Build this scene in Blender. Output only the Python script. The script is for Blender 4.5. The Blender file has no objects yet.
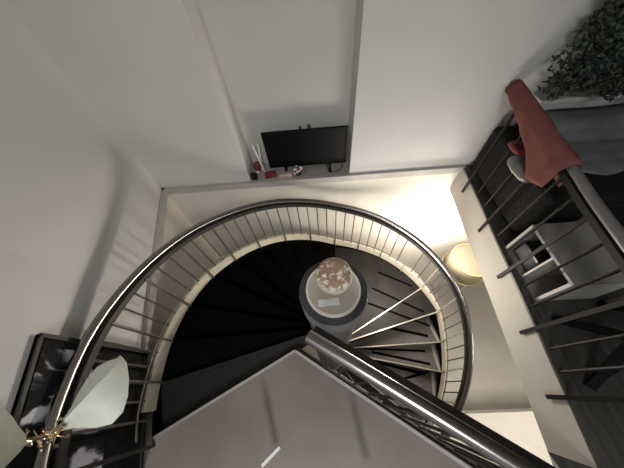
import bpy, bmesh, math, random
from mathutils import Vector, Matrix, noise
random.seed(7)
C = bpy.context.scene.collection
PI = math.pi
# ---------------------------------------------------------------- camera frame
F_PX, CX, CY = 234.0, 312.0, 234.0
H = 5.72                                   # eye height above the lower floor
MR = Matrix(((0.9971, -0.0666, -0.0374), (-0.0348, -0.8330, 0.5522), (-0.0679, -0.5493, -0.8328)))
def _orth(m):
    r0 = Vector(m[0]).normalized(); r1 = Vector(m[1]); r1 = (r1 - r0 * r1.dot(r0)).normalized()
    return Matrix((r0, r1, r0.cross(r1)))
MR = _orth(MR)
def ray(px, py):
    return MR @ Vector((px - CX, py - CY, F_PX))
def g(px, py, d):                          # point seen at a pixel, d metres below the eye
    v = ray(px, py); v = v * (d / -v.z)
    return Vector((v.x, v.y, H - d))
def gY(px, py, y):
    v = ray(px, py); v = v * (y / v.y); return Vector((v.x, v.y, H + v.z))
DL = 1.9                                   # eye above landing / upper floor
ZL = H - DL
U = 1.407                                  # stair radius
SC = Vector((0.048 * U, 0.302 * U, 0))     # stair axis

# ---------------------------------------------------------------- materials
MATS = {}
def mat(name, col, rough=0.6, metal=0.0, noise_amt=0.0, noise_scale=8.0, bump=0.0, bump_scale=60.0, spec=0.5, col2=None, emit=None, emit_s=0.0, sheen=0.0, stretch=None):
    if name in MATS: return MATS[name]
    m = bpy.data.materials.new(name); m.use_nodes = True
    nt = m.node_tree; b = nt.nodes['Principled BSDF']
    b.inputs['Base Color'].default_value = (*col, 1); b.inputs['Roughness'].default_value = rough
    b.inputs['Metallic'].default_value = metal; b.inputs['Specular IOR Level'].default_value = spec
    tc = nt.nodes.new('ShaderNodeTexCoord')
    src = tc.outputs['Object']
    if stretch:
        mp = nt.nodes.new('ShaderNodeMapping'); mp.inputs['Scale'].default_value = stretch
        nt.links.new(src, mp.inputs['Vector']); src = mp.outputs['Vector']
    if noise_amt > 0 or col2:
        n = nt.nodes.new('ShaderNodeTexNoise'); n.inputs['Scale'].default_value = noise_scale; n.inputs['Detail'].default_value = 5
        nt.links.new(src, n.inputs['Vector'])
        r = nt.nodes.new('ShaderNodeValToRGB'); r.color_ramp.elements[0].position = .35; r.color_ramp.elements[1].position = .65
        c2 = col2 or tuple(min(1, c * (1 + noise_amt)) for c in col)
        c1 = col if col2 else tuple(c * (1 - noise_amt) for c in col)
        r.color_ramp.elements[0].color = (*c1, 1); r.color_ramp.elements[1].color = (*c2, 1)
        nt.links.new(n.outputs['Fac'], r.inputs['Fac']); nt.links.new(r.outputs['Color'], b.inputs['Base Color'])
    if bump > 0:
        n2 = nt.nodes.new('ShaderNodeTexNoise'); n2.inputs['Scale'].default_value = bump_scale; n2.inputs['Detail'].default_value = 4
        nt.links.new(src, n2.inputs['Vector'])
        bp = nt.nodes.new('ShaderNodeBump'); bp.inputs['Strength'].default_value = bump; bp.inputs['Distance'].default_value = .01
        nt.links.new(n2.outputs['Fac'], bp.inputs['Height']); nt.links.new(bp.outputs['Normal'], b.inputs['Normal'])
    if emit:
        b.inputs['Emission Color'].default_value = (*emit, 1); b.inputs['Emission Strength'].default_value = emit_s
    MATS[name] = m
    return m
M_WALL = mat('wall_paint', (.62, .615, .60), .75, noise_amt=.02, noise_scale=2, bump=.05, bump_scale=180)
M_PANEL = mat('niche_paint', (.60, .59, .56), .75, noise_amt=.02, noise_scale=2, bump=.05, bump_scale=180)
M_LOW = mat('lower_wall_paint', (.66, .62, .56), .7, noise_amt=.02, noise_scale=2, bump=.05, bump_scale=180)
M_TRIM = mat('trim_metal', (.42, .40, .38), .4, noise_amt=.06, noise_scale=12)
M_FLOOR = mat('lower_floor_tile', (.34, .32, .29), .45, noise_amt=.03, noise_scale=3)
M_DARKFLOOR = mat('upper_floor_boards', (.050, .047, .043), .45, noise_amt=.3, noise_scale=4, stretch=(12, 1, 1))
M_SLAB = mat('slab_face', (.42, .39, .35), .7, noise_amt=.03, noise_scale=3, bump=.05, bump_scale=120)
M_CHROME = mat('brushed_steel', (.50, .48, .46), .36, metal=1.0, noise_amt=.05, noise_scale=20)
M_DSTEEL = mat('dark_steel', (.05, .047, .045), .4, metal=.4, noise_amt=.15, noise_scale=15)
M_GUARD = mat('guard_black', (.009, .0085, .008), .55, noise_amt=.1, spec=.25)
M_STOOL = mat('stool_black', (.005, .005, .005), .7, noise_amt=.1, spec=.15)
M_BAL = mat('baluster_steel', (.16, .145, .13), .4, metal=.5, noise_amt=.1, noise_scale=15)
M_STRING = mat('stringer_cream', (.60, .54, .44), .5, noise_amt=.05, noise_scale=6)
M_TREAD = mat('tread_rubber', (.0020, .0019, .0018), .8, noise_amt=.2, noise_scale=9, bump=.1, bump_scale=90, spec=.05)
M_PLAT_LIT = mat('platform_rubber_lit', (.018, .016, .0145), .6, noise_amt=.2, noise_scale=9, bump=.1, bump_scale=90, spec=.25)  # same rubber as the upper treads, lamplight put in as a lighter colour
M_GTREAD = mat('grey_tread', (.16, .145, .13), .55, noise_amt=.15, noise_scale=30, bump=.2, bump_scale=120, spec=.3)
M_RISER = mat('riser_black', (.0022, .002, .0019), .8, noise_amt=.1, spec=.05)
M_NOSE = mat('nosing_aluminium', (.62, .58, .52), .35, metal=.7, noise_amt=.05)
M_COL = mat('column_grey', (.19, .19, .195), .5, noise_amt=.08, noise_scale=5, bump=.05)
M_CAP = mat('cap_white', (.75, .71, .65), .5, noise_amt=.05, noise_scale=10)
M_PAPER = mat('paper', (.8, .79, .78), .8, noise_amt=.02)
M_BLACK = mat('black_gloss', (.006, .006, .007), .25, noise_amt=.1)
M_BLACKF = mat('black_fabric', (.012, .012, .012), .85, noise_amt=.3, noise_scale=30, bump=.3, bump_scale=120, spec=.2)
M_WHITE = mat('white_laminate', (.62, .60, .57), .45, noise_amt=.02)
M_RED = mat('red_cloth', (.19, .07, .058), .85, noise_amt=.12, noise_scale=10, bump=.2, bump_scale=150, spec=.2)
M_REDP = mat('red_paper', (.20, .025, .03), .5, noise_amt=.2, noise_scale=20)
M_GREYC = mat('bluegrey_cloth', (.15, .155, .165), .9, noise_amt=.15, noise_scale=6, bump=.3, bump_scale=60, spec=.2)
M_SILK = mat('bow_fabric', (.60, .62, .53), .55, noise_amt=.05, noise_scale=10, bump=.8, bump_scale=11)
M_GOLD = mat('gold_tinsel', (.72, .58, .40), .22, metal=1.0, noise_amt=.2, noise_scale=60)
M_FOIL = mat('silver_pouch', (.20, .185, .175), .35, metal=.4, noise_amt=.2, noise_scale=12, bump=.4, bump_scale=20)
M_BEIGE = mat('beige_card', (.42, .35, .29), .7, noise_amt=.08)
M_LEAF = mat('leaf_green', (.034, .042, .034), .65, col2=(.065, .085, .068), noise_scale=7)
M_STEM = mat('stem_brown', (.06, .045, .03), .8, noise_amt=.2)

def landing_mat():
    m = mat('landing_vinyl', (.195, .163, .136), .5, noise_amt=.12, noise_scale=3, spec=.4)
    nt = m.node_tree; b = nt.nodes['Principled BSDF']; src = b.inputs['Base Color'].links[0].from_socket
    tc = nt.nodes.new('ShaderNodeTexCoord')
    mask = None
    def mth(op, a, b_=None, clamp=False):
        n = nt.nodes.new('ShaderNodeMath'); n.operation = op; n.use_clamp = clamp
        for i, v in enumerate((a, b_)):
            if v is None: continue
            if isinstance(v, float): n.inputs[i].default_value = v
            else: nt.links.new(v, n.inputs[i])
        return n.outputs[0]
    for (ax, ay, bx, by) in STREAKS:         # soft-edged dark streaks across the vinyl
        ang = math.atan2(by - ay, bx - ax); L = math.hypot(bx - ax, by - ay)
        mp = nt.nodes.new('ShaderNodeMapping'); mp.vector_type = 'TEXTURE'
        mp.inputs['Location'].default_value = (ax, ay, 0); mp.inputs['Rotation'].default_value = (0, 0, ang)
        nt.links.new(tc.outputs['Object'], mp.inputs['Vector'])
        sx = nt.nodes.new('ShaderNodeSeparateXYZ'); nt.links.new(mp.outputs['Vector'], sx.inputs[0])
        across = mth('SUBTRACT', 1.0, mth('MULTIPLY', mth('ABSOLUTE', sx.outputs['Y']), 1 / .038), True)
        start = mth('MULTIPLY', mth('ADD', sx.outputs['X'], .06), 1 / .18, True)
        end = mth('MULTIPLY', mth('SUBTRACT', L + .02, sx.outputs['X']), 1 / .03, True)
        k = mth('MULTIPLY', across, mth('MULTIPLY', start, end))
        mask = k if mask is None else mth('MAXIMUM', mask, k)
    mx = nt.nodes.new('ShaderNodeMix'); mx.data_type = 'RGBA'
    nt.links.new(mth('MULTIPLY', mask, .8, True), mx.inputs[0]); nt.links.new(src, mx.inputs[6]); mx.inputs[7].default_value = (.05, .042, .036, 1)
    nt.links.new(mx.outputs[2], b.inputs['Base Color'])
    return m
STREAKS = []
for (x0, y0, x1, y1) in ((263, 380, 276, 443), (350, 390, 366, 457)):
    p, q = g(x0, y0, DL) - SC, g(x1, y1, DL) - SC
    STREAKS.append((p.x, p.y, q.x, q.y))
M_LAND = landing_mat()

def candle_mat():
    m = bpy.data.materials.new('flaked_globe'); m.use_nodes = True; nt = m.node_tree; b = nt.nodes['Principled BSDF']
    tc = nt.nodes.new('ShaderNodeTexCoord'); n = nt.nodes.new('ShaderNodeTexNoise'); n.inputs['Scale'].default_value = 38; n.inputs['Detail'].default_value = 8
    nt.links.new(tc.outputs['Object'], n.inputs['Vector'])
    sx = nt.nodes.new('ShaderNodeSeparateXYZ'); nt.links.new(tc.outputs['Object'], sx.inputs[0])
    ml = nt.nodes.new('ShaderNodeMath'); ml.operation = 'MULTIPLY_ADD'; ml.inputs[1].default_value = -7.0; ml.inputs[2].default_value = 1.0
    nt.links.new(sx.outputs['Z'], ml.inputs[0])
    ad = nt.nodes.new('ShaderNodeMath'); ad.operation = 'ADD'; nt.links.new(ml.outputs[0], ad.inputs[0]); nt.links.new(n.outputs['Fac'], ad.inputs[1])
    r = nt.nodes.new('ShaderNodeValToRGB'); e = r.color_ramp.elements
    e[0].position = .52; e[0].color = (.31, .19, .125, 1); e[1].position = .66; e[1].color = (.85, .78, .66, 1)
    nt.links.new(ad.outputs[0], r.inputs['Fac']); nt.links.new(r.outputs['Color'], b.inputs['Base Color'])
    b.inputs['Roughness'].default_value = .55
    bp = nt.nodes.new('ShaderNodeBump'); bp.inputs['Strength'].default_value = .5; bp.inputs['Distance'].default_value = .01
    nt.links.new(n.outputs['Fac'], bp.inputs['Height']); nt.links.new(bp.outputs['Normal'], b.inputs['Normal'])
    return m
M_GLOBE = candle_mat()

def ribbed_mat():
    m = bpy.data.materials.new('ribbed_rubber'); m.use_nodes = True; nt = m.node_tree; b = nt.nodes['Principled BSDF']
    b.inputs['Base Color'].default_value = (.028, .026, .025, 1); b.inputs['Roughness'].default_value = .5
    tc = nt.nodes.new('ShaderNodeTexCoord'); w = nt.nodes.new('ShaderNodeTexWave'); w.inputs['Scale'].default_value = 20; w.inputs['Distortion'].default_value = 1.0
    mp = nt.nodes.new('ShaderNodeMapping'); mp.inputs['Rotation'].default_value = (0, 0, math.radians(-62))
    nt.links.new(tc.outputs['Object'], mp.inputs['Vector']); nt.links.new(mp.outputs['Vector'], w.inputs['Vector'])
    r = nt.nodes.new('ShaderNodeValToRGB'); r.color_ramp.elements[0].color = (.003, .003, .003, 1); r.color_ramp.elements[1].color = (.014, .013, .012, 1)
    nt.links.new(w.outputs['Fac'], r.inputs['Fac']); nt.links.new(r.outputs['Color'], b.inputs['Base Color'])
    bp = nt.nodes.new('ShaderNodeBump'); bp.inputs['Strength'].default_value = .5; bp.inputs['Distance'].default_value = .01
    nt.links.new(w.outputs['Fac'], bp.inputs['Height']); nt.links.new(bp.outputs['Normal'], b.inputs['Normal'])
    return m
M_RIB = ribbed_mat()

def picture_mat():
    m = bpy.data.materials.new('abstract_print'); m.use_nodes = True; nt = m.node_tree; b = nt.nodes['Principled BSDF']
    tc = nt.nodes.new('ShaderNodeTexCoord'); n = nt.nodes.new('ShaderNodeTexNoise'); n.inputs['Scale'].default_value = 6.5; n.inputs['Detail'].default_value = 4; n.inputs['Distortion'].default_value = 1.2
    mp = nt.nodes.new('ShaderNodeMapping'); mp.inputs['Scale'].default_value = (1, 1.0, .55)
    nt.links.new(tc.outputs['Object'], mp.inputs['Vector']); nt.links.new(mp.outputs['Vector'], n.inputs['Vector'])
    r = nt.nodes.new('ShaderNodeValToRGB'); e = r.color_ramp.elements
    e[0].position = .46; e[0].color = (.010, .010, .012, 1); e[1].position = .56; e[1].color = (.60, .60, .64, 1)
    x = r.color_ramp.elements.new(.5); x.color = (.05, .05, .06, 1)
    nt.links.new(n.outputs['Fac'], r.inputs['Fac']); nt.links.new(r.outputs['Color'], b.inputs['Base Color']); b.inputs['Roughness'].default_value = .7; b.inputs['Specular IOR Level'].default_value = .15
    return m
M_PRINT = picture_mat()

def shade_mat():
    m = bpy.data.materials.new('lamp_shade_fabric'); m.use_nodes = True; nt = m.node_tree
    out = nt.nodes['Material Output']; nt.nodes.remove(nt.nodes['Principled BSDF'])
    d = nt.nodes.new('ShaderNodeBsdfDiffuse'); d.inputs['Color'].default_value = (.42, .38, .28, 1)
    t = nt.nodes.new('ShaderNodeBsdfTranslucent'); t.inputs['Color'].default_value = (.8, .68, .48, 1)
    n = nt.nodes.new('ShaderNodeTexNoise'); n.inputs['Scale'].default_value = 40
    mx = nt.nodes.new('ShaderNodeMixShader'); mx.inputs[0].default_value = .35
    nt.links.new(d.outputs[0], mx.inputs[1]); nt.links.new(t.outputs[0], mx.inputs[2]); nt.links.new(mx.outputs[0], out.inputs['Surface'])
    return m
M_SHADE = shade_mat()

# ---------------------------------------------------------------- mesh builder
class MB:
    def __init__(s): s.v = []; s.f = []
    def add(s, vs, fs):
        o = len(s.v); s.v += [Vector(v) for v in vs]; s.f += [tuple(i + o for i in f) for f in fs]; return s
    def box(s, x0, x1, y0, y1, z0, z1, M=None):
        vs = [Vector((x, y, z)) for z in (z0, z1) for y in (y0, y1) for x in (x0, x1)]
        if M: vs = [M @ v for v in vs]
        return s.add(vs, [(0, 2, 3, 1), (4, 5, 7, 6), (0, 1, 5, 4), (2, 6, 7, 3), (0, 4, 6, 2), (1, 3, 7, 5)])
    def prism(s, poly, z0, z1):            # poly CCW seen from above
        n = len(poly)
        vs = [(p[0], p[1], z0) for p in poly] + [(p[0], p[1], z1) for p in poly]
        fs = [tuple(range(n - 1, -1, -1)), tuple(range(n, 2 * n))] + [(i, (i + 1) % n, n + (i + 1) % n, n + i) for i in range(n)]
        return s.add(vs, fs)
    def tube(s, pts, r, n=10, cap=True, rs=None):
        pts = [Vector(p) for p in pts]; m = len(pts); vs = []
        up = Vector((0, 0, 1)); prev = None
        for i, p in enumerate(pts):
            t = (pts[min(i + 1, m - 1)] - pts[max(i - 1, 0)]).normalized()
            a = (up if abs(t.z) < .95 else Vector((1, 0, 0))) if prev is None else prev
            u = (a - t * a.dot(t)).normalized(); prev = u; w = t.cross(u)
            rr = rs[i] if rs else r
            vs += [p + (u * math.cos(2 * PI * k / n) + w * math.sin(2 * PI * k / n)) * rr for k in range(n)]
        fs = []
        for i in range(m - 1):
            for k in range(n):
                a = i * n + k; b = i * n + (k + 1) % n; fs.append((a, b, b + n, a + n))
        if cap: fs += [tuple(range(n - 1, -1, -1)), tuple(range((m - 1) * n, m * n))]
        return s.add(vs, fs)
    def bar(s, a, b, w, t, side=None):     # flat bar from a to b, w along side, t across
        a, b = Vector(a), Vector(b); d = (b - a).normalized()
        sd = Vector(side) if side is not None else (Vector((0, 0, 1)).cross(d) if abs(d.z) < .95 else Vector((1, 0, 0)))
        sd = (sd - d * sd.dot(d)).normalized(); q = d.cross(sd)
        vs = []
        for p in (a, b):
            for x, y in ((-1, -1), (1, -1), (1, 1), (-1, 1)): vs.append(p + sd * (x * w / 2) + q * (y * t / 2))
        return s.add(vs, [(3, 2, 1, 0), (4, 5, 6, 7), (0, 1, 5, 4), (1, 2, 6, 5), (2, 3, 7, 6), (3, 0, 4, 7)])
    def lathe(s, prof, c, n=40):           # prof (r,z) from bottom to top
        c = Vector(c); vs = []
        for r, z in prof: vs += [c + Vector((r * math.cos(2 * PI * k / n), r * math.sin(2 * PI * k / n), z)) for k in range(n)]
        fs = []
        for i in range(len(prof) - 1):
            for k in range(n):
                a = i * n + k; b = i * n + (k + 1) % n; fs.append((a, b, b + n, a + n))
        fs += [tuple(range(n - 1, -1, -1)), tuple(range((len(prof) - 1) * n, len(prof) * n))]
        return s.add(vs, fs)
    def strip(s, rows):                    # closed-section sweep; rows of equal-length rings
        n = len(rows[0]); vs = [p for r in rows for p in r]; fs = []
        for i in range(len(rows) - 1):
            for k in range(n):
                a = i * n + k; b = i * n + (k + 1) % n; fs.append((a, b, b + n, a + n))
        fs += [tuple(range(n - 1, -1, -1)), tuple(range((len(rows) - 1) * n, len(rows) * n))]
        return s.add(vs, fs)
    def grid(s, rows, thick=0.004):        # sheet with thickness
        m, n = len(rows), len(rows[0]); P = [[Vector(p) for p in r] for r in rows]
        N = []
        for i in range(m):
            rr = []
            for j in range(n):
                a = P[min(i + 1, m - 1)][j] - P[max(i - 1, 0)][j]; b = P[i][min(j + 1, n - 1)] - P[i][max(j - 1, 0)]
                q = a.cross(b); rr.append(q.normalized() if q.length > 1e-9 else Vector((0, 0, 1)))
            N.append(rr)
        vs = [P[i][j] + N[i][j] * thick / 2 for i in range(m) for j in range(n)] + [P[i][j] - N[i][j] * thick / 2 for i in range(m) for j in range(n)]
        fs = []; o = m * n
        for i in range(m - 1):
            for j in range(n - 1):
                a = i * n + j; fs.append((a, a + n, a + n + 1, a + 1)); fs.append((o + a, o + a + 1, o + a + n + 1, o + a + n))
        bd = [j for j in range(n)] + [i * n + n - 1 for i in range(1, m)] + [(m - 1) * n + j for j in range(n - 2, -1, -1)] + [i * n for i in range(m - 2, 0, -1)]
        for k in range(len(bd)):
            a, b = bd[k], bd[(k + 1) % len(bd)]; fs.append((a, b, o + b, o + a))
        return s.add(vs, fs)
def wloc(o):
    v = Vector((0, 0, 0))
    while o: v += o.location; o = o.parent
    return v
def obj(name, mb, m, parent=None, loc=None, smooth=False, bevel=0, fix=True, mats=None, subd=0):
    L = Vector(loc) if loc is not None else (Vector((0, 0, 0)) if parent is None or loc is None else Vector(loc))
    base = wloc(parent) + L
    me = bpy.data.meshes.new(name); me.from_pydata([v - base for v in mb.v], [], mb.f)
    if fix:
        bm = bmesh.new(); bm.from_mesh(me); bmesh.ops.recalc_face_normals(bm, faces=bm.faces); bm.to_mesh(me); bm.free()
    for mm in (mats or [m]): me.materials.append(mm)
    if smooth:
        for p in me.polygons: p.use_smooth = True
    o = bpy.data.objects.new(name, me); C.objects.link(o)
    o.location = L
    if parent: o.parent = parent
    if bevel:
        bv = o.modifiers.new('bevel', 'BEVEL'); bv.width = bevel; bv.segments = 2; bv.limit_method = 'ANGLE'; bv.angle_limit = math.radians(40)
    if subd:
        sm = o.modifiers.new('subd', 'SUBSURF'); sm.levels = subd; sm.render_levels = subd
    if smooth == 'auto':
        try: me.set_sharp_from_angle(angle=math.radians(35))
        except Exception: pass
    return o
def tag(o, label, cat, group=None):
    o['label'] = label; o['category'] = cat
    if group: o['group'] = group
    return o
def thing(name, label, cat, loc, group=None):
    o = bpy.data.objects.new(name, None); C.objects.link(o); o.location = Vector(loc); o.empty_display_size = .1
    return tag(o, label, cat, group)
def single(name, mb, m, label, cat, loc, group=None, **k):
    return tag(obj(name, mb, m, None, loc, **k), label, cat, group)
def struct(name, mb, m, **k):
    o = obj(name, mb, m, None, **k); o['kind'] = 'structure'; return o

# ================================================================ SETTING
WY = 2.054                                # front wall plane
TOP = H + 1.35                            # ceiling
NX0, NX1, NY = -.775, .375, 2.36          # niche
XC = -1.85                                # left front corner
WL_A = Vector((XC, WY, 0)); WL_B = Vector((-1.53, .62, 0)); WL_E = Vector((-1.26, -.30, 0))
def edge_x(y): return 1.492 + .082 * y    # edge of the upper floor
mb = MB().box(-3, 6.2, -4.2, WY + .3, -.12, 0); struct('floor', mb, M_FLOOR)
# front wall, lower storey and upper storey with the niche
mb = MB().box(XC - .3, 6.2, WY, WY + .25, 0, ZL - .02); struct('wall_front', mb, M_LOW)
mb = MB()
mb.box(XC - .3, NX0, WY, NY + .12, ZL - .02, TOP); mb.box(NX1, 6.2, WY, NY + .12, ZL - .02, TOP)
o = struct('wall_front', mb, M_WALL)
mb = MB().box(NX0, NX1, NY, NY + .12, ZL - .02, TOP); struct('wall_niche', mb, M_PANEL)
# left wall follows a slightly angled line
dl = [WL_A, WL_B, WL_E, Vector((-1.15, -1.0, 0)), Vector((-1.1, -4.2, 0))]
dlu = [WL_A, WL_B, WL_E, Vector((-1.15, -1.0, 0)), Vector((-1.1, -4.2, 0))]
def wall_strip(pts, z0, z1, th):
    vs = MB(); out = [p + Vector((-th, 0, 0)) for p in pts]
    poly = [(p.x, p.y) for p in pts[::-1]][::-1]
    poly = [(p.x, p.y) for p in out][::1] + [(p.x, p.y) for p in pts[::-1]]
    return vs.prism(poly[::-1], z0, z1)
struct('wall_left', wall_strip(dl, 0, ZL - .02, .25), M_LOW)
struct('wall_left', wall_strip(dlu, ZL - .02, TOP, .25), M_WALL)
struct('wall_right', MB().box(6.2, 6.35, -4.2, WY + .3, 0, TOP), M_WALL)
struct('wall_back', MB().box(-3, 6.2, -4.35, -4.2, 0, TOP), M_WALL)
struct('ceiling', MB().box(-3, 6.2, -4.2, WY + .3, TOP, TOP + .1), M_WALL)
# trim strips at the upper floor level
mb = MB().box(XC, edge_x(WY) + .02, WY - .035, WY, ZL - .075, ZL + .005)
struct('trim_1', mb, M_TRIM)
mb = MB()
pts = [p + Vector((.035, 0, 0)) for p in dl[:4]]
poly = [(p.x, p.y) for p in dl[:4]] + [(p.x, p.y) for p in pts[::-1]]
mb.prism(poly[::-1], ZL - .075, ZL + .005); struct('trim_2', mb, M_TRIM)
# niche floor
struct('trim_3', MB().box(NX0, NX1, WY - .0, NY, ZL - .02, ZL + .001), mat('niche_floor', (.36, .33, .30), .5, noise_amt=.05))
# upper floor slab on the right
ya, yb = WY, -4.2
poly = [(edge_x(WY), WY), (1.25 + .20, -.30), (1.20, -.345), (1.42, -4.2), (6.2, -4.2), (6.2, WY)]
poly = [(edge_x(WY), WY), (edge_x(-.43), -.43), (1.23, -.35), (1.30, -.55), (1.60, -.8), (1.60, -4.2), (6.2, -4.2), (6.2, WY)]
struct('floor_upper', MB().prism(poly, ZL - .02, ZL), M_DARKFLOOR)
poly2 = [(edge_x(WY) + .004, WY), (edge_x(-4.2) + .004, -4.2), (6.2, -4.2), (6.2, WY)]
struct('slab_upper', MB().prism(poly2, ZL - .38, ZL - .02), M_SLAB)

# ================================================================ SPIRAL STAIR
NOSE = [208, 194.5, 182, 168.4, 154, 141.3, 127.5, 113, 98.7, 84.3]
BOT = [(216, 1.35), (208, 1.35), (200, 1.385), (194.5, 1.42), (182, 1.465), (168.4, 1.525), (154, 1.60), (141.3, 1.69), (127.5, 1.785), (113, 1.90), (98.7, 2.03), (84.3, 2.17), (70, 2.20), (28, 2.215), (14, 2.25), (1, 2.41), (-12.5, 2.53), (-26, 2.645)]
RAIL = [(216, .845), (205, .870), (197.7, .898), (186.4, .932), (173.6, .994), (162.8, 1.050), (147.6, 1.135), (131.7, 1.24), (114.6, 1.345), (101, 1.435), (82.4, 1.545), (57.3, 1.63), (36, 1.69), (16, 1.765), (1, 1.905), (-13, 2.05), (-30, 2.25)]
STEP = .115
def interp(tab, a):
    if a >= tab[0][0]: return tab[0][1]
    for (a0, d0), (a1, d1) in zip(tab, tab[1:]):
        if a1 <= a <= a0: return d0 + (d1 - d0) * (a0 - a) / (a0 - a1)
    a1, d1 = tab[-1]
    return d1 + (a1 - a) * STEP / 13.5
def smooth_tab(tab, a, w=7):
    return sum(interp(tab, a + k) for k in (-w, -w / 2, 0, w / 2, w)) / 5
def cyl(r, a, z):
    t = math.radians(a); return Vector((SC.x + r * math.cos(t), SC.y + r * math.sin(t), z))
stair = thing('spiral_staircase', 'grand spiral staircase with grey central column, black treads and curved steel handrail', 'staircase', (SC.x, SC.y, 0))
RC = .192
ZCAP = H - .90 * U
KX = SC.x - .020; KY = SC.y + .030
colm = obj('column', MB().lathe([(RC * .93, 0), (RC * .93, ZCAP - .20), (RC * .945, ZCAP - .195), (RC * .945, ZCAP - .185), (RC, ZCAP - .18), (RC, ZCAP - .012), (RC * .98, ZCAP)], (KX, KY, 0), 48), M_COL, stair, smooth='auto')
obj('top_plate', MB().lathe([(RC * .985, ZCAP - .002), (RC * .985, ZCAP + .004), (.001, ZCAP + .004)], (KX, KY, 0), 48), mat('top_plate_dark', (.035, .034, .034), .6, noise_amt=.1), colm)
RD = .151
obj('cap_disc', MB().lathe([(RD - .014, ZCAP - .003), (RD - .014, ZCAP + .028), (.001, ZCAP + .028)], (KX, KY, 0), 48), mat('cap_beige', (.50, .43, .36), .5, noise_amt=.06, noise_scale=10), colm)['label'] = 'beige round cap plate'
cap = obj('cap_rim', MB().lathe([(RD, ZCAP - .004), (RD, ZCAP + .028), (RD - .004, ZCAP + .034), (RD - .012, ZCAP + .034), (RD - .014, ZCAP + .0285), (RD - .015, ZCAP - .004)], (KX, KY, 0), 48), M_CAP, colm, smooth='auto')
cap['label'] = 'white raised rim'
MT = Matrix.Translation((SC.x - .050, SC.y - .045, ZCAP + .0285)) @ Matrix.Rotation(math.radians(4), 4, 'Z')
lab = obj('paper_label', MB().box(-.056, .056, -.019, .019, 0, .002, MT), M_PAPER, colm); lab['label'] = 'blank white paper label'

RO = U * .985
def wedge(r0, r1, a0, a1, n):
    o = [cyl(r1, a0 + (a1 - a0) * i / n, 0) for i in range(n + 1)]; q = [cyl(r0, a1 + (a0 - a1) * i / n, 0) for i in range(n + 1)]
    return [(p.x, p.y) for p in o + q]
def add_tread(a_front, a_back, d, drop, material, nose, pulled=0, name='tread'):
    z = H - d * U
    poly = wedge(RC * .9, RO - .012, a_front, a_back + 1.5, 6)
    t = obj(name, MB().prism(poly, z - .04, z), material, stair, bevel=0)
    # riser below the nosing
    p0 = cyl(RC * .9, a_front + .6, 0); p1 = cyl(RO - .03, a_front + .6, 0)
    r = MB(); r.bar((p0.x, p0.y, z - .04 - drop / 2), (p1.x, p1.y, z - .04 - drop / 2), .012, drop, side=(p1 - p0).cross(Vector((0, 0, 1))))
    obj('riser', r, M_RISER, t)
    if nose:
        a = cyl(RC * .93, a_front, z + .002); b = cyl(RO - .012, a_front, z + .002)
        obj('nosing', MB().bar(a, b, .014 if nose == 1 else .012, .022), M_NOSE if nose == 1 else M_DSTEEL, t)
    return t
# upper flight: treads below the landing
for i in range(1, len(NOSE) - 0):
    a = NOSE[i]; d = interp(BOT, a); nxt = interp(BOT, NOSE[i + 1]) if i + 1 < len(NOSE) else 2.21
    add_tread(a, NOSE[i - 1], d, max(.03, (nxt - d) * U - .045), M_RIB if i == 1 else M_TREAD, 0)
# intermediate platform
zp = H - 2.215 * U
pl = obj('platform', MB().prism(wedge(RC * .9, RO - .012, 14, 86, 24), zp - .045, zp), M_PLAT_LIT, stair)
pp = [(28, 1), (14, 1)]
a = cyl(RC * .93, 14, zp + .002); b = cyl(RO - .012, 14, zp + .002)
obj('nosing', MB().bar(a, b, .014, .022), M_NOSE, pl)
a = cyl(RC * .93, 28, zp + .004); b = cyl(RO - .012, 28, zp + .004)
obj('joint_strip', MB().bar(a, b, .012, .008), M_NOSE, pl)
for x0, y0, x1, y1 in ((372, 288, 424, 312), (368, 303, 430, 326), (378, 272, 412, 286)):  # plain dark strips laid across the platform
    p, q = g(x0, y0, H - zp - .003), g(x1, y1, H - zp - .003)
    obj('dark_strip', MB().bar(p, q, .028, .005), M_RISER, pl)
p0 = cyl(RC * .9, 14.6, 0); p1 = cyl(RO - .03, 14.6, 0); dr = STEP * U - .03
r = MB(); r.bar((p0.x, p0.y, zp - .045 - dr / 2), (p1.x, p1.y, zp - .045 - dr / 2), .012, dr, side=(p1 - p0).cross(Vector((0, 0, 1)))); obj('riser', r, M_RISER, pl)
# lower flight
low = [1, -12.5, -26] + [-26 - 13.6 * k for k in range(1, 14)]
DARK_STRIPS = {1: ((361, 322, 428, 336, .035),), -12.5: ((351, 348, 425, 351, .025), (372, 352, 430, 364, .03)), -26: ((352, 356, 425, 374, .04), (385, 384, 428, 372, .03))}  # plain dark strips per lower tread, keyed by front angle
prev = 14; floor_d = H / U
for a in low:
    d = interp(BOT, a)
    if d > floor_d - .06: break
    tr = add_tread(a, prev, d, STEP * U - .045, M_GTREAD, 1)
    if a > -60:   # bright bracket along the outer end of the tread
        f = cyl(RO - .03, a + .5, H - d * U + .004); bk = cyl(RO - .06, prev - .5, H - d * U + .004)
        obj('end_bracket', MB().bar(f, bk, .03, .012), M_NOSE, tr)
    if a in DARK_STRIPS:
        for x0, y0, x1, y1, w_ in DARK_STRIPS[a]:
            dd = d * U - .003; obj('dark_strip', MB().bar(g(x0, y0, dd), g(x1, y1, dd), w_, .005), M_RISER, tr)
    prev = a
A_END = prev
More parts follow.
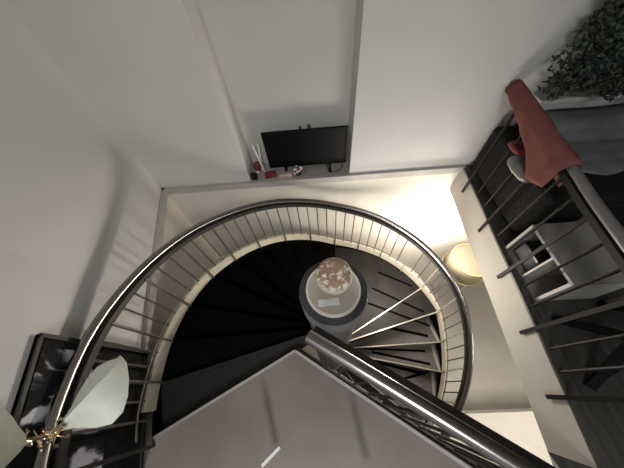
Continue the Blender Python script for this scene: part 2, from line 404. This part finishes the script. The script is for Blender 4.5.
# landing slab
TIP = g(295, 351, DL); LE = cyl(RO, 208, ZL); RE_dir = Vector((.84, -.5426, 0)).normalized()
re = TIP + RE_dir * 2.15
poly = [(TIP.x, TIP.y), (LE.x, LE.y), (LE.x + .02, LE.y - .1), (-1.12, -.9), (-1.08, -2.4), (1.5, -2.4), (1.5, re.y), (re.x, re.y)]
poly = [(TIP.x, TIP.y), (LE.x, LE.y), (-1.17, -.42), (-1.12, -1.0), (-1.09, -2.4), (1.60, -2.4), (1.60, TIP.y + RE_dir.y * ((1.60 - TIP.x) / RE_dir.x))]
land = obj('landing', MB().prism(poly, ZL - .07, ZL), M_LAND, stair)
tr1 = obj('edge_trim', MB().bar((TIP.x, TIP.y, ZL), (LE.x, LE.y, ZL), .016, .02), M_NOSE, land)
re2 = TIP + RE_dir * 2.05
tr2 = obj('edge_trim', MB().bar((TIP.x, TIP.y, ZL), (re2.x, re2.y, ZL), .018, .02), M_TRIM, land)
# stringer
rows = []; rows2 = []
a = 209.0
while a >= A_END:
    d = smooth_tab(BOT, a, 4); zb = H - d * U
    top = zb + .080 * U; bot = zb - .01; lo = zb - .24
    if a < 202: rows.append([cyl(RO, a, bot), cyl(RO + .022, a, bot), cyl(RO + .022, a, top), cyl(RO, a, top)])
    rows2.append([cyl(RO + .002, a, lo), cyl(RO + .020, a, lo), cyl(RO + .020, a, bot), cyl(RO + .002, a, bot)]); a -= 2.5
sg = obj('stringer', MB().strip(rows), M_STRING, stair, smooth='auto')
obj('stringer_web', MB().strip(rows2), M_RISER, sg, smooth='auto')
# thin lower rail
pts = []; a = 208
while a >= A_END: pts.append(cyl(RO + .0, a, H - smooth_tab(BOT, a, 4) * U + .17)); a -= 3
obj('lower_rail', MB().tube(pts, .007, 6), M_BAL, stair, smooth=True)
# handrail: steel tube over a dark flat bar
pts = []; a = 212
while a >= A_END + 10: pts.append(cyl(U, a, H - smooth_tab(RAIL, a, 5) * U)); a -= 2.5
hr = obj('handrail', MB().tube(pts, .026, 16), mat('rail_steel', (.30, .285, .27), .24, metal=1.0, noise_amt=.05, noise_scale=20), stair, smooth='auto')
rows = []; a = 212
while a >= A_END + 10:
    z = H - smooth_tab(RAIL, a, 5) * U - .060
    rows.append([cyl(U - .030, a, z - .02), cyl(U + .022, a, z - .02), cyl(U + .022, a, z + .022), cyl(U - .030, a, z + .022)]); a -= 2.5
obj('under_bar', MB().strip(rows), mat('bar_steel', (.035, .033, .031), .45, metal=.3, noise_amt=.1), hr, smooth='auto')
# balusters
posts = NOSE + [70, 56, 42, 28, 14] + [x for x in low if x >= -70]
RB = U * .983
allb = []
for i, a in enumerate(posts):
    if a < 208:
        z0 = H - interp(BOT, a) * U - .03; z1 = H - smooth_tab(RAIL, a, 5) * U - .06
        sd = cyl(1, a, 0) - cyl(0, a, 0)
        po = obj('baluster_post', MB().bar(cyl(RB, a, z0), cyl(RB, a, z1), .034, .011, side=sd), M_BAL if a > 50 else M_NOSE, stair)
    if i + 1 < len(posts):
        b2 = posts[i + 1]
        for k in (1, 2):
            aa = a + (b2 - a) * k / 3
            z0 = H - smooth_tab(BOT, aa, 4) * U + .06; z1 = H - smooth_tab(RAIL, aa, 5) * U - .06
            obj('baluster', MB().tube([cyl(RB + .012, aa, z0), cyl(RB + .012, aa, z1)], .0075, 6), M_BAL, stair, smooth='auto')
# newel at the landing corner
nb = cyl(RO + .02, 209.5, 0)
obj('newel_post', MB().bar((nb.x, nb.y, ZL - .1), (nb.x, nb.y, H - .86 * U), .05, .018, side=(1, .3, 0)), M_DSTEEL, stair)
# landing guard rail
DR = .85
ra = g(308, 336, DR); rb0 = g(520, 467, DR); rd = (rb0 - ra).normalized(); rb = ra + rd * 1.75
gr = obj('landing_handrail', MB().tube([ra, rb], .0225, 18), mat('dark_chrome', (.26, .25, .24), .24, metal=1.0, noise_amt=.05, noise_scale=20), stair, smooth='auto')
nrm = Vector((0, 0, 1)).cross(rd)     # points outward/left of travel
obj('under_bar', MB().bar(ra + Vector((0, 0, -.055)) + nrm * .022, rb + Vector((0, 0, -.055)) + nrm * .022, .055, .03), M_DSTEEL, gr)
off = nrm * .03
for k in range(17):
    p = ra + rd * (.04 + .105 * k)
    base = Vector((p.x, p.y, ZL - .06)); tp = Vector((p.x, p.y, p.z - .06))
    if k % 4 == 0: obj('baluster_post', MB().bar(base, tp, .036, .011, side=rd), M_GUARD, stair)
    else: obj('baluster', MB().tube([base, tp], .0075, 6), M_GUARD, stair, smooth='auto')
p, q = ra + rd * .02, rb
obj('lower_rail', MB().tube([(p.x, p.y, ZL + .09), (q.x, q.y, ZL + .09)], .008, 8), M_DSTEEL, stair)
obj('fascia', MB().bar((TIP.x + .02, TIP.y + .02, ZL - .12), (re2.x + .02, re2.y + .02, ZL - .12), .02, .16, side=(-RE_dir.y, RE_dir.x, 0)), M_DSTEEL, land)

# globe candle on the column cap
GZ = ZCAP + .028
gp = g(334, 279, H - GZ - .075)
cr = .098
prof = [(.001, 0), (.045, .002), (.070, .014), (.088, .040), (.096, .075), (.094, .105), (.088, .128), (.078, .140), (.05, .144), (.001, .145)]
single('globe_candle', MB().lathe(prof, (gp.x, gp.y + .012, GZ), 40), M_GLOBE, 'round brown and white flaked globe candle standing on the column cap', 'candle', (gp.x, gp.y + .012, GZ), smooth=True)

# strip lying on the landing
p, q = g(262, 466, DL), g(280, 447, DL)
single('plastic_strip', MB().bar((p.x, p.y, ZL + .004), (q.x, q.y, ZL + .004), .018, .007), M_PAPER, 'short white strip lying on the grey landing floor', 'strip', (p.x, p.y, ZL))

# ================================================================ LEFT: PICTURE AND BOW
u = (WL_E - WL_B).normalized()
def on_left(s, z, off): # along left wall measured from WL_B towards the viewer
    p = WL_B + u * s; n = Vector((-u.y, u.x, 0)); 
    if n.x < 0: n = -n
    return Vector((p.x, p.y, 0)) + n * off + Vector((0, 0, z))
ptop = g(33, 339, .97 * 1.0); pbot = g(142, 355, DL)
s0 = (Vector((pbot.x, pbot.y, 0)) - WL_B).dot(u)
pic = thing('framed_picture', 'large black framed picture with abstract grey and white print leaning against left wall', 'picture', on_left(s0, ZL, .05))
def slab_left(s_a, s_b, z_a, z_b, o0, o1):
    m = MB(); lean = .04
    def q(s, z, o): return on_left(s, z, o - (z - ZL) * lean)
    vs = [q(s, z, o) for o in (o0, o1) for z in (z_a, z_b) for s in (s_a, s_b)]
    return m.add(vs, [(0, 2, 3, 1), (4, 5, 7, 6), (0, 1, 5, 4), (2, 6, 7, 3), (0, 4, 6, 2), (1, 3, 7, 5)])
PH = DL - 1.128; PW = .75
obj('backing', slab_left(s0, s0 + PW, ZL, ZL + PH, .04, .055), M_BLACKF, pic)
obj('print', slab_left(s0 + .05, s0 + PW - .06, ZL + .30, ZL + PH - .03, .0555, .058), M_PRINT, pic)
fr = MB()
for a_, b_, c_, d_ in ((s0 - .008, s0 + .012, ZL, ZL + PH), (s0 + PW - .012, s0 + PW + .008, ZL, ZL + PH), (s0, s0 + PW, ZL, ZL + .02), (s0, s0 + PW, ZL + PH - .015, ZL + PH)):
    m2 = slab_left(a_, b_, c_, d_, .038, .066); fr.add(m2.v, m2.f)
obj('frame', fr, mat('frame_dark', (.022, .021, .020), .5, noise_amt=.1), pic)

# bow on the rail
def railp(a): return cyl(U, a, H - smooth_tab(RAIL, a, 5) * U)
kn = g(54, 436, .86 * U)
kn = railp(206) + Vector((.0, 0, .03))
bow = thing('ribbon_bow', 'large pale white fabric bow tied with gold tinsel to the curved handrail', 'bow', kn)
def loop(pix, d0, d1, name, depth, ridge=.45):
    # folded leaf-shaped loop: outline pairs along the spine, a raised fold between them
    m = MB(); rows = []
    n = len(pix)
    for i, (x0, y0, x1, y1) in enumerate(pix):
        t = i / (n - 1); d = d0 + (d1 - d0) * t
        A = g(x0, y0, d); B = g(x1, y1, d)
        th = max(.005, depth * math.sin(PI * min(1, .10 + .82 * t)))
        w = .007 * math.sin(9 * t)
        P = [A, A.lerp(B, ridge * .5) + Vector((0, 0, th * .50 + w)), A.lerp(B, ridge) + Vector((0, 0, th)), A.lerp(B, ridge + .12) + Vector((0, 0, th * .80 - w)),
             A.lerp(B, .5 + ridge * .5) + Vector((0, 0, th * .45 - w)), B, A.lerp(B, .75) + Vector((0, 0, -th * .4)), A.lerp(B, .3) + Vector((0, 0, -th * .4))]
        rows.append(P)
    m.strip(rows)
    return obj(name, m, M_SILK, bow, smooth='auto')
dk = H - kn.z
loop([(62, 424, 64, 430), (68, 414, 78, 428), (76, 397, 96, 428), (86, 380, 112, 424), (97, 367, 123, 412), (108, 361, 128, 396), (117, 358, 129, 378), (120, 355, 127, 364)], dk + .02, dk + .05, 'bow_loop', .07)
loop([(23, 436, 25, 444), (20, 428, 20, 452), (12, 416, 10, 462), (4, 408, 3, 470), (-6, 406, -8, 474), (-13, 416, -14, 466)], 1.08, .93, 'bow_loop', .06)
t = MB()
path = [g(20, 441, 1.12), g(35, 439, dk - .02), g(50, 434, dk - .02), g(64, 428, dk - .01)]
t.tube(path, .008, 6)
rnd = random.Random(3)
for k in range(60):
    i = rnd.random() * 2.999; j = int(i); f = i - j
    p = path[j].lerp(path[j + 1], f)
    dirv = Vector((rnd.gauss(0, 1), rnd.gauss(0, 1), rnd.gauss(0, 1))).normalized()
    t.bar(p, p + dirv * rnd.uniform(.02, .045), .005, .002)
for (x, y) in ((38, 447), (55, 447), (52, 441), (66, 437), (28, 446), (59, 420)):
    p = g(x, y, dk); t.tube([p, p + Vector((.012, .004, .006))], .007, 6)
    t.tube([path[2], p], .002, 4)
obj('tinsel', t, M_GOLD, bow)

# ================================================================ NICHE: TELEVISION AND SMALL THINGS
tv = thing('television', 'black flat screen television standing in the wall niche', 'television', (-.1, 2.22, ZL))
obj('screen', MB().box(-.545, .345, 2.185, 2.215, H - 1.84, H - 1.39), mat('screen_black', (.003, .003, .004), .5, noise_amt=.1, spec=.15), tv, bevel=.006)
obj('rear_housing', MB().box(-.40, .20, 2.215, 2.26, H - 1.80, H - 1.50), M_BLACKF, tv, bevel=.01)
for x in (-.36, .16):
    m = MB().bar((x, 2.10, ZL + .006), (x, 2.30, ZL + .006), .03, .012); m.bar((x, 2.2, ZL + .01), (x, 2.2, ZL + .08), .03, .015, side=(1, 0, 0))
    obj('foot', m, M_BLACK, tv)
obj('power_cable', MB().tube([(.12, 2.21, ZL + .05), (.14, 2.13, ZL + .008), (.20, 2.105, ZL + .006), (.26, 2.12, ZL + .006), (.30, 2.16, ZL + .02), (.31, 2.24, ZL + .1)], .005, 6), M_BLACK, tv, smooth=True)
m = MB().box(-.15, -.13, 2.19, 2.22, H - 1.39, H - 1.36); m.box(-.06, -.035, 2.19, 2.22, H - 1.39, H - 1.35)
obj('sensor_stub', m, M_BLACK, tv)
def box_thing(name, x, y, z, sx, sy, sz, m, label, cat, rot=0, bevel=.004):
    T = Matrix.Translation((x, y, z)) @ Matrix.Rotation(rot, 4, 'Z')
    return single(name, MB().box(-sx / 2, sx / 2, -sy / 2, sy / 2, 0, sz, T), m, label, cat, (x, y, z), bevel=bevel)
box_thing('black_box', -.73, 2.10, ZL, .06, .06, .07, M_BLACKF, 'tiny black box at the left front end of the niche', 'box')
box_thing('red_box', -.545, 2.12, ZL, .13, .07, .05, M_REDP, 'small red box lying in front of the television', 'box', .2)
box_thing('beige_box', -.365, 2.085, ZL, .15, .05, .06, M_BEIGE, 'small beige box in front of the television', 'box', .05)
b = thing('red_pouch', 'small red and white pouch beside the left end of the television', 'pouch', (-.70, 2.25, ZL))
obj('pouch_body', MB().lathe([(.02, 0), (.045, .03), (.05, .07), (.03, .11), (.012, .13)], (-.70, 2.24, ZL), 14), M_REDP, b, smooth=True)
obj('pouch_flap', MB().lathe([(.03, 0), (.034, .012), (.01, .024)], (-.715, 2.20, ZL + .0), 12), M_PAPER, b, smooth=True)
for i, (x, y, h, tilt, lb) in enumerate(((-.655, 2.245, .34, -.05, 'thin white candle stick at the far left of the pair beside the television'), (-.62, 2.20, .36, .09, 'thin white candle stick nearer the television, leaning right'))):
    single('candle_stick', MB().tube([(x, y, ZL), (x - tilt * .6, y + .02, ZL + h)], .012, 8, rs=[.013, .008]), M_PAPER, lb, 'candle', (x, y, ZL), 'candle sticks beside the television', smooth='auto')
rn = random.Random(5)
orn = thing('flower_ornament', 'small white, red and black flower ornament in front of the television', 'ornament', (-.215, 2.115, ZL))
obj('ornament_base', MB().lathe([(.03, 0), (.035, .03), (.02, .04)], (-.215, 2.115, ZL), 12), M_BLACKF, orn)
for mm, nm in ((M_PAPER, 'white_petals'), (M_REDP, 'red_petals')):
    m = MB()
    for k in range(12):
        p = Vector((-.215 + rn.gauss(0, .03), 2.11 + rn.gauss(0, .018), ZL + .06 + rn.uniform(-.02, .05)))
        m.lathe([(.002, -.012), (.014, 0), (.002, .012)], p, 6)
    obj(nm, m, mm, orn)

# ================================================================ RIGHT: GUARD RAILING
guard = thing('guard_railing', 'straight steel guard railing along the upper floor edge at right', 'railing', (edge_x(1), 1, ZL))
def rx(y): return edge_x(y) + .004
RT = [(2.045, .835 * 1.235), (1.3, 1.075), (.85, 1.115), (.2, 1.14), (-.33, 1.15)]
def rail_d(y):
    for (y0, d0), (y1, d1) in zip(RT, RT[1:]):
        if y1 <= y <= y0: return d0 + (d1 - d0) * (y0 - y) / (y0 - y1)
    return RT[-1][1] if y < 0 else RT[0][1]
ys = [2.045 - k * .1 for k in range(24)]
ptsr = [Vector((rx(y), y, H - rail_d(y))) for y in ys]
hg = obj('handrail', MB().tube(ptsr, .027, 14), mat('rail_grey', (.20, .195, .19), .45, metal=.6, noise_amt=.05), guard, smooth='auto')
obj('under_bar', MB().strip([[p + Vector((-.03, 0, -.065)), p + Vector((.025, 0, -.065)), p + Vector((.025, 0, -.027)), p + Vector((-.03, 0, -.027))] for p in ptsr]), M_GUARD, hg)
py = [1.80, 1.265, .77, .31, -.10]
for i, y in enumerate(py):
    x = edge_x(y) - .012
    obj('baluster_post', MB().bar((x, y, ZL - .16), (x, y, H - rail_d(y) - .05), .026, .012, side=(0, 1, 0)), M_GUARD, guard)
    if i + 1 < len(py):
        for k in (1, 2):
            yy = y + (py[i + 1] - y) * k / 3; xx = edge_x(yy) + .02
            obj('baluster', MB().tube([(xx, yy, ZL), (xx, yy, H - rail_d(yy) - .05)], .010, 6), M_GUARD, guard)
# red cloth over the rail
rows = []
rnc = random.Random(2)
for j in range(15):
    t = j / 14; y = 2.0 - t * .92
    x = rx(y); zr = H - rail_d(y) + .040
    row = []
    in_len = .05 + .10 * min(1, t * 1.6) + .10 * math.exp(-((t - .86) / .14) ** 2)
    out_len = .10 + .12 * t
    for k in range(13):
        s = -out_len + (in_len + out_len) * k / 12
        wv = .012 * math.sin(j * 1.3 + k * .4)
        if s < -.03: row.append((x + .045 + wv * .5, y, zr - .03 + (s + .03) * .9))
        elif s > .03: row.append((x - .055 - abs(wv) - (s) * .12, y + wv * .6, zr - .035 - (s - .03) * .95))
        else: row.append((x - s * 1.5, y, zr + .004 - abs(s) * .7))
    rows.append(row)
single('red_cloth', MB().grid(rows, .008), M_RED, 'rust red cloth draped over the grey guard handrail', 'cloth', (rx(1.6), 1.6, H - 1.05), smooth=True)

# sofa under the ledge
sofa = thing('sofa', 'black sofa against the wall behind the guard railing', 'sofa', (2.5, 1.55, ZL))
obj('seat_base', MB().box(1.72, 3.6, 1.10, 1.98, ZL + .03, ZL + .36), M_BLACKF, sofa, bevel=.03)
obj('backrest', MB().box(1.90, 3.6, 1.80, 2.03, ZL + .36, ZL + .60), M_BLACKF, sofa, bevel=.04)
obj('armrest', MB().box(1.69, 1.90, 1.08, 2.00, ZL + .05, ZL + .52), M_BLACKF, sofa, bevel=.04)
obj('seat_cushion', MB().box(1.91, 2.70, 1.10, 1.79, ZL + .36, ZL + .45), M_BLACKF, sofa, bevel=.03)
obj('seat_cushion', MB().box(2.72, 3.55, 1.10, 1.79, ZL + .36, ZL + .45), M_BLACKF, sofa, bevel=.03)
for x, y in ((1.8, 1.16), (1.8, 1.9), (3.5, 1.16), (3.5, 1.9)):
    obj('leg', MB().box(x - .02, x + .02, y - .02, y + .02, ZL, ZL + .04), M_BLACK, sofa)
# grey-blue throw on the sofa
rows = []
for i in range(12):
    x = 2.05 + 1.25 * i / 11; row = []
    for k in range(16):
        t = k / 15
        w = .014 * math.sin(i * 1.1 + k * .9) + .010 * math.sin(k * 2.1 - i * .7)
        if t < .18: p = (x, 2.0 - t * 1.0, ZL + .622 + w * .4)
        elif t < .38: p = (x + w, 1.80 - .02 - (t - .18) * .1, ZL + .62 - (t - .18) * .72)
        else: p = (x + w, 1.76 - (t - .38) * (.62 + .10 * math.sin(i * .8)), ZL + .475 + w * .6)
        row.append(p)
    rows.append(row)
single('throw_blanket', MB().grid(rows, .012), M_GREYC, 'blue-grey throw blanket spread over the black sofa', 'blanket', (2.7, 1.5, ZL + .47), smooth=True)
# silver pouch and red pouch on the sofa armrest
def puffy(c, ax, ay, az, seed, n=18):
    m = MB(); rr = random.Random(seed); rows = []
    for i in range(9):
        v = -PI / 2 + PI * i / 8; ring = []
        for k in range(n):
            a_ = 2 * PI * k / n
            def sp(x, e): return math.copysign(abs(x) ** e, x)
            cx_ = sp(math.cos(v), .6) * sp(math.cos(a_), .55); cy_ = sp(math.cos(v), .6) * sp(math.sin(a_), .55)
            ring.append(Vector(c) + Vector((cx_ * ax, cy_ * ay, az + sp(math.sin(v), .8) * az)) * (1 + rr.uniform(-.03, .03)) - Vector(c) * 0 if False else Vector(c) + Vector((cx_ * ax * (1 + rr.uniform(-.05, .05)), cy_ * ay * (1 + rr.uniform(-.05, .05)), az + sp(math.sin(v), .8) * az)))
        rows.append(ring)
    return m.strip(rows)
p = g(520, 173, 1.38); 
single('silver_pouch', puffy((p.x + .005, p.y - .01, ZL + .525), .095, .14, .045, 4), M_FOIL, 'crumpled silver grey pouch on the sofa arm', 'pouch', (p.x + .005, p.y - .01, ZL + .525), smooth=True)
p = g(510, 148, 1.36)
single('red_pouch', puffy((p.x + .05, p.y - .02, ZL + .525), .06, .08, .03, 6), M_REDP, 'small dark red pouch on the sofa arm beside the red cloth', 'pouch', (p.x + .05, p.y - .02, ZL + .525), smooth=True)
# white cable on floor beside sofa arm
# wall ledge and plant
led = single('wall_ledge', MB().box(1.90, 4.6, 1.93, WY - .002, H - 1.175, H - 1.14), M_WHITE, 'long white wall ledge above the black sofa', 'ledge', (3.2, 1.95, H - 1.14), bevel=.004)
plant = thing('potted_plant', 'bushy dark green plant on the white wall ledge', 'plant', (2.6, 1.90, H - 1.14))
obj('pot', MB().lathe([(.07, .001), (.09, .13), (.095, .14), (.08, .14)], (2.6, 1.90, H - 1.14), 20), mat('pot_dark', (.05, .05, .05), .6, noise_amt=.1), plant, smooth='auto')
rl = random.Random(11)
lf = MB(); st = MB()
bc = Vector((3.02, 1.88, H - 1.0))
def leaf(m, p, d, up, L, W):
    d = d.normalized(); s = d.cross(up).normalized(); n = s.cross(d)
    q = [p, p + d * L * .35 + s * W * .5 + n * .004, p + d * L * .75 + s * W * .32, p + d * L, p + d * L * .75 - s * W * .32, p + d * L * .35 - s * W * .5 + n * .004, p + d * L * .45 - n * .006]
    m.add(q, [(0, 1, 6), (1, 2, 6), (2, 3, 6), (3, 4, 6), (4, 5, 6), (5, 0, 6)])
for k in range(110):
    # branches fan out of the pot
    top = Vector((rl.uniform(1.86, 3.35), rl.uniform(1.66, 1.95), H - rl.uniform(.12, 1.02)))
    base = Vector((2.6, 1.90, H - 1.0)); mid = base.lerp(top, .5) + Vector((0, 0, .05))
    pts = [base, base.lerp(mid, .6) , mid, mid.lerp(top, .55) + Vector((0, 0, .01)), top]
    st.tube(pts, .005, 4)
for k in range(17000):
    p = Vector((1.76 + 1.6 * rl.random(), rl.uniform(1.62, 1.95), H - rl.uniform(.06, 1.06)))
    bulge = noise.noise(p * 5.5) * .10
    if p.y < 1.72 + bulge: continue
    if p.x < 1.80 + bulge * .5 or p.z < H - 1.03 + bulge * .3: continue
    d = Vector((rl.gauss(0, 1), rl.gauss(-.5, .8), rl.gauss(-.1, .7)))
    if p.y + d.normalized().y * .07 > WY - .02: d.y = -abs(d.y)
    leaf(lf, p, d, Vector((rl.gauss(0, .4), rl.gauss(0, .4), 1)), rl.uniform(.035, .060), rl.uniform(.022, .036))
obj('stems', st, M_STEM, plant)
obj('foliage', lf, M_LEAF, plant, fix=False)

# white cubby shelf at the edge
sh = thing('cube_shelf', 'low white two-compartment cube shelf at the edge of the upper floor', 'shelf', (1.8, .77, ZL))
SX0, SX1, SY0, SY1, SZ = 1.605, 2.03, .50, .98, ZL + .35
M_SHELF_DIM = mat('shelf_laminate_dim', (.21, .20, .19), .5, noise_amt=.03)  # white laminate, its dim light put in as a grey colour
M_SEDGE = mat('shelf_edge_white', (.45, .43, .40), .5, noise_amt=.03)  # brighter copy of the same white for the uprights
obj('top_panel', MB().box(SX0, SX1, SY0, SY1, SZ - .022, SZ), M_SHELF_DIM, sh)
obj('bottom_panel', MB().box(SX0, SX1, SY0, SY1, ZL + .001, ZL + .02), M_SHELF_DIM, sh)
obj('back_panel', MB().box(SX1 - .01, SX1, SY0, SY1, ZL + .02, SZ - .022), M_SHELF_DIM, sh)
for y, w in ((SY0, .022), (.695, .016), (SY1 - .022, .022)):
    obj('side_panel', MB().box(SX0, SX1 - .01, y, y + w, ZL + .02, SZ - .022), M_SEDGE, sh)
bx = thing('storage_box', 'dark box with black lid inside the cube shelf', 'box', (1.72, .86, ZL + .02))
obj('box_body', MB().box(1.64, 1.92, .735, .925, ZL + .021, ZL + .16), mat('dark_blue_card', (.03, .034, .042), .6, noise_amt=.15), bx, bevel=.004)
obj('lid', MB().box(1.635, 1.925, .73, .93, ZL + .16, ZL + .185), M_BLACK, bx, bevel=.004)
# folding stool with crossed legs on the upper floor
ch = thing('folding_stool', 'black folding stool with crossed legs on the dark upper floor', 'stool', (2.1, .1, ZL))
def leg(pa, pb, nm='leg'):
    obj(nm, MB().bar(pa, pb, .05, .028), M_STOOL, ch)
L1a = g(537, 313, 1.89); L1a = Vector((1.66, .37, ZL + .012)); L1b = Vector((2.02, .02, ZL + .46))
leg(L1a, L1b)
leg(Vector((1.63, -.05, ZL + .012)), Vector((1.98, .36, ZL + .46)))
leg(Vector((2.04, .46, ZL + .012)), Vector((2.40, .10, ZL + .46)))
leg(Vector((2.0, .08, ZL + .012)), Vector((2.36, .46, ZL + .46)))
obj('crossbar', MB().tube([(1.83, .19, ZL + .235), (2.19, .28, ZL + .235)], .012, 8), M_STOOL, ch)
obj('crossbar', MB().tube([(1.66, -.02, ZL + .06), (2.02, .10, ZL + .06)], .010, 8), M_STOOL, ch)
rows = [[Vector((1.99 + .39 * i / 5, .04 + .34 * k / 7 + .09 * i / 5, ZL + .475 - .04 * math.sin(PI * k / 7))) for k in range(8)] for i in range(6)]
obj('seat', MB().grid(rows, .012), M_STOOL, ch, smooth=True)
p, q = g(585, 293, 1.55), g(624, 278, 1.28)
pz = ZL
stn = thing('display_stand', 'slim chrome upright stand between the cube shelf and the folding stool', 'stand', (2.07, .455, ZL))
obj('upright', MB().tube([(2.07, .455, ZL + .02), (2.07, .455, ZL + .75)], .014, 10), M_CHROME, stn)
obj('foot', MB().lathe([(.028, 0), (.028, .012), (.02, .02)], (2.07, .455, ZL), 20), M_DSTEEL, stn)

# ================================================================ LOWER STOREY
def shade_ring(m, cx, cy, prof, n=40):
    vs = [Vector((cx + r * math.cos(2 * PI * k / n), cy + r * math.sin(2 * PI * k / n), z)) for r, z in prof for k in range(n)]
    fs = [(i * n + k, i * n + (k + 1) % n, ((i + 1) % len(prof)) * n + (k + 1) % n, ((i + 1) % len(prof)) * n + k) for i in range(len(prof)) for k in range(n)]
    return m.add(vs, fs)
lx, ly, LZ = 2.43, 1.68, H - 3.6
lamp = thing('floor_lamp', 'large round cream floor lamp shade on the lower floor below the bright wall', 'lamp', (lx, ly, 0))
obj('lamp_shade', shade_ring(MB(), lx, ly, [(.33, LZ - .30), (.305, LZ - .08), (.295, LZ), (.288, LZ), (.298, LZ - .08), (.322, LZ - .30)]), M_SHADE, lamp, smooth=True)
mr = mat('rim_yellow', (.62, .52, .26), .5, noise_amt=.05)
rim = MB(); shade_ring(rim, lx, ly, [(.300, LZ - .004), (.300, LZ + .006), (.286, LZ + .006), (.286, LZ - .004)]); shade_ring(rim, lx, ly, [(.336, LZ - .306), (.336, LZ - .294), (.320, LZ - .294), (.320, LZ - .306)])
obj('rim', rim, mr, lamp, smooth='auto')
obj('diffuser', MB().lathe([(.290, LZ - .03), (.290, LZ - .024), (.001, LZ - .024)], (lx, ly, 0), 40), mat('diffuser_cream', (.30, .27, .20), .7, noise_amt=.03), lamp)
obj('pole', MB().tube([(lx, ly, .02), (lx, ly, LZ - .03)], .014, 10), M_CHROME, lamp)
obj('base', MB().lathe([(.15, 0), (.15, .015), (.13, .03), (.02, .035)], (lx, ly, 0), 32), M_CHROME, lamp, smooth='auto')
lp = g(444, 238, 2.95); ux, uy, uz = lp.x, lp.y, lp.z
wl = thing('wall_lamp', 'lit globe wall lamp glowing on the front wall just outside the stair railing', 'lamp', (ux, WY, uz))
obj('bulb', MB().lathe([(.001, uz - .07)] + [(.07 * math.cos(t_ * PI / 12), uz + .07 * math.sin(t_ * PI / 12)) for t_ in range(-5, 6)] + [(.001, uz + .07)], (ux, uy, 0), 20), mat('bulb_glow', (.9, .85, .75), .5, emit=(1, .88, .70), emit_s=12.0), wl, smooth=True)
obj('bracket', MB().tube([(ux, uy, uz - .07), (ux, uy + .02, uz - .11), (ux, WY - .02, uz - .11)], .008, 8), M_WHITE, wl)
obj('wall_plate', MB().box(ux - .04, ux + .04, WY - .018, WY - .001, uz - .15, uz - .06), M_WHITE, wl, bevel=.004)
# white table
tb = thing('side_table', 'white open framed side table below the cream lamp', 'table', (2.98, 1.78, 0))
tz = H - 5.0
pa = g(446, 281, 5.0); pb = g(481, 281, 5.0)
m = MB(); xs0, xs1, yf, yk = pa.x, pa.x + .62, pa.y, pa.y + .13
tb.location = ((xs0 + xs1) / 2, yf, 0)
yk = min(WY - .02, yk)
obj('table_top', MB().box(xs0, xs1, yf, yk, tz - .03, tz), M_WHITE, tb, bevel=.004)
for x in (xs0 + .015, xs1 - .015):
    for y in (yf + .015, yk - .015):
        obj('leg', MB().box(x - .015, x + .015, y - .015, y + .015, 0, tz - .03), M_WHITE, tb)
# white counter
ct = thing('counter', 'large white counter block on the lower floor beneath the upper floor edge', 'counter', (2.6, -1.0, 0))
cz = .92; cd = H - cz
ca = g(458, 414, cd)
obj('counter_top', MB().box(1.35, 4.2, -2.0, ca.y, cz - .04, cz), mat('counter_white', (.46, .435, .40), .5, noise_amt=.02), ct, bevel=.004)
obj('cabinet_body', MB().box(1.40, 4.15, -1.95, ca.y - .03, 0, cz - .04), M_WHITE, ct)

# ================================================================ LIGHT
def point(name, loc, power, col, r):
    l = bpy.data.lights.new(name, 'POINT'); l.energy = power; l.color = col; l.shadow_soft_size = r
    o = bpy.data.objects.new(name, l); o.location = loc; C.objects.link(o); return o
point('wall_lamp_light', (ux, uy, uz), 135, (1, .90, .78), .12)
point('stairwell_fill', (.75, .95, H - 2.5), 42, (1, .92, .80), .25)  # added fill with no fixture, warms the stringer and lower walls
def area(name, loc, power, col, sx, sy, rot=(0, 0, 0)):
    l = bpy.data.lights.new(name, 'AREA'); l.energy = power; l.color = col; l.shape = 'RECTANGLE'; l.size = sx; l.size_y = sy
    o = bpy.data.objects.new(name, l); o.location = loc; o.rotation_euler = rot; C.objects.link(o); return o
area('ceiling_fill', (-.1, -1.9, TOP - .06), 76, (.955, .98, 1), 1.0, 1.2)  # unseen overhead fill, added to brighten the upper storey
area('lower_ceiling_fill', (3.4, -.9, ZL - .42), 75, (1, .92, .82), 1.2, .8)  # unseen fill under the slab, added to brighten the lower floor
w = bpy.data.worlds.new('world'); bpy.context.scene.world = w; w.use_nodes = True
w.node_tree.nodes['Background'].inputs[0].default_value = (.8, .85, .9, 1); w.node_tree.nodes['Background'].inputs[1].default_value = .15

# ================================================================ CAMERA
cd_ = bpy.data.cameras.new('camera'); cd_.sensor_width = 36; cd_.sensor_fit = 'HORIZONTAL'; cd_.lens = F_PX / 624 * 36; cd_.clip_start = .02
cam = bpy.data.objects.new('camera', cd_); C.objects.link(cam)
xr = MR @ Vector((1, 0, 0)); yu = MR @ Vector((0, -1, 0)); zb = MR @ Vector((0, 0, -1))
m4 = Matrix(((xr.x, yu.x, zb.x, 0), (xr.y, yu.y, zb.y, 0), (xr.z, yu.z, zb.z, H), (0, 0, 0, 1)))
cam.matrix_world = m4
sc = bpy.context.scene; sc.camera = cam
vs = sc.view_settings; vs.view_transform = 'Standard'; vs.look = 'None'; vs.gamma = 1.0; vs.use_curve_mapping = False; vs.exposure = 0.22
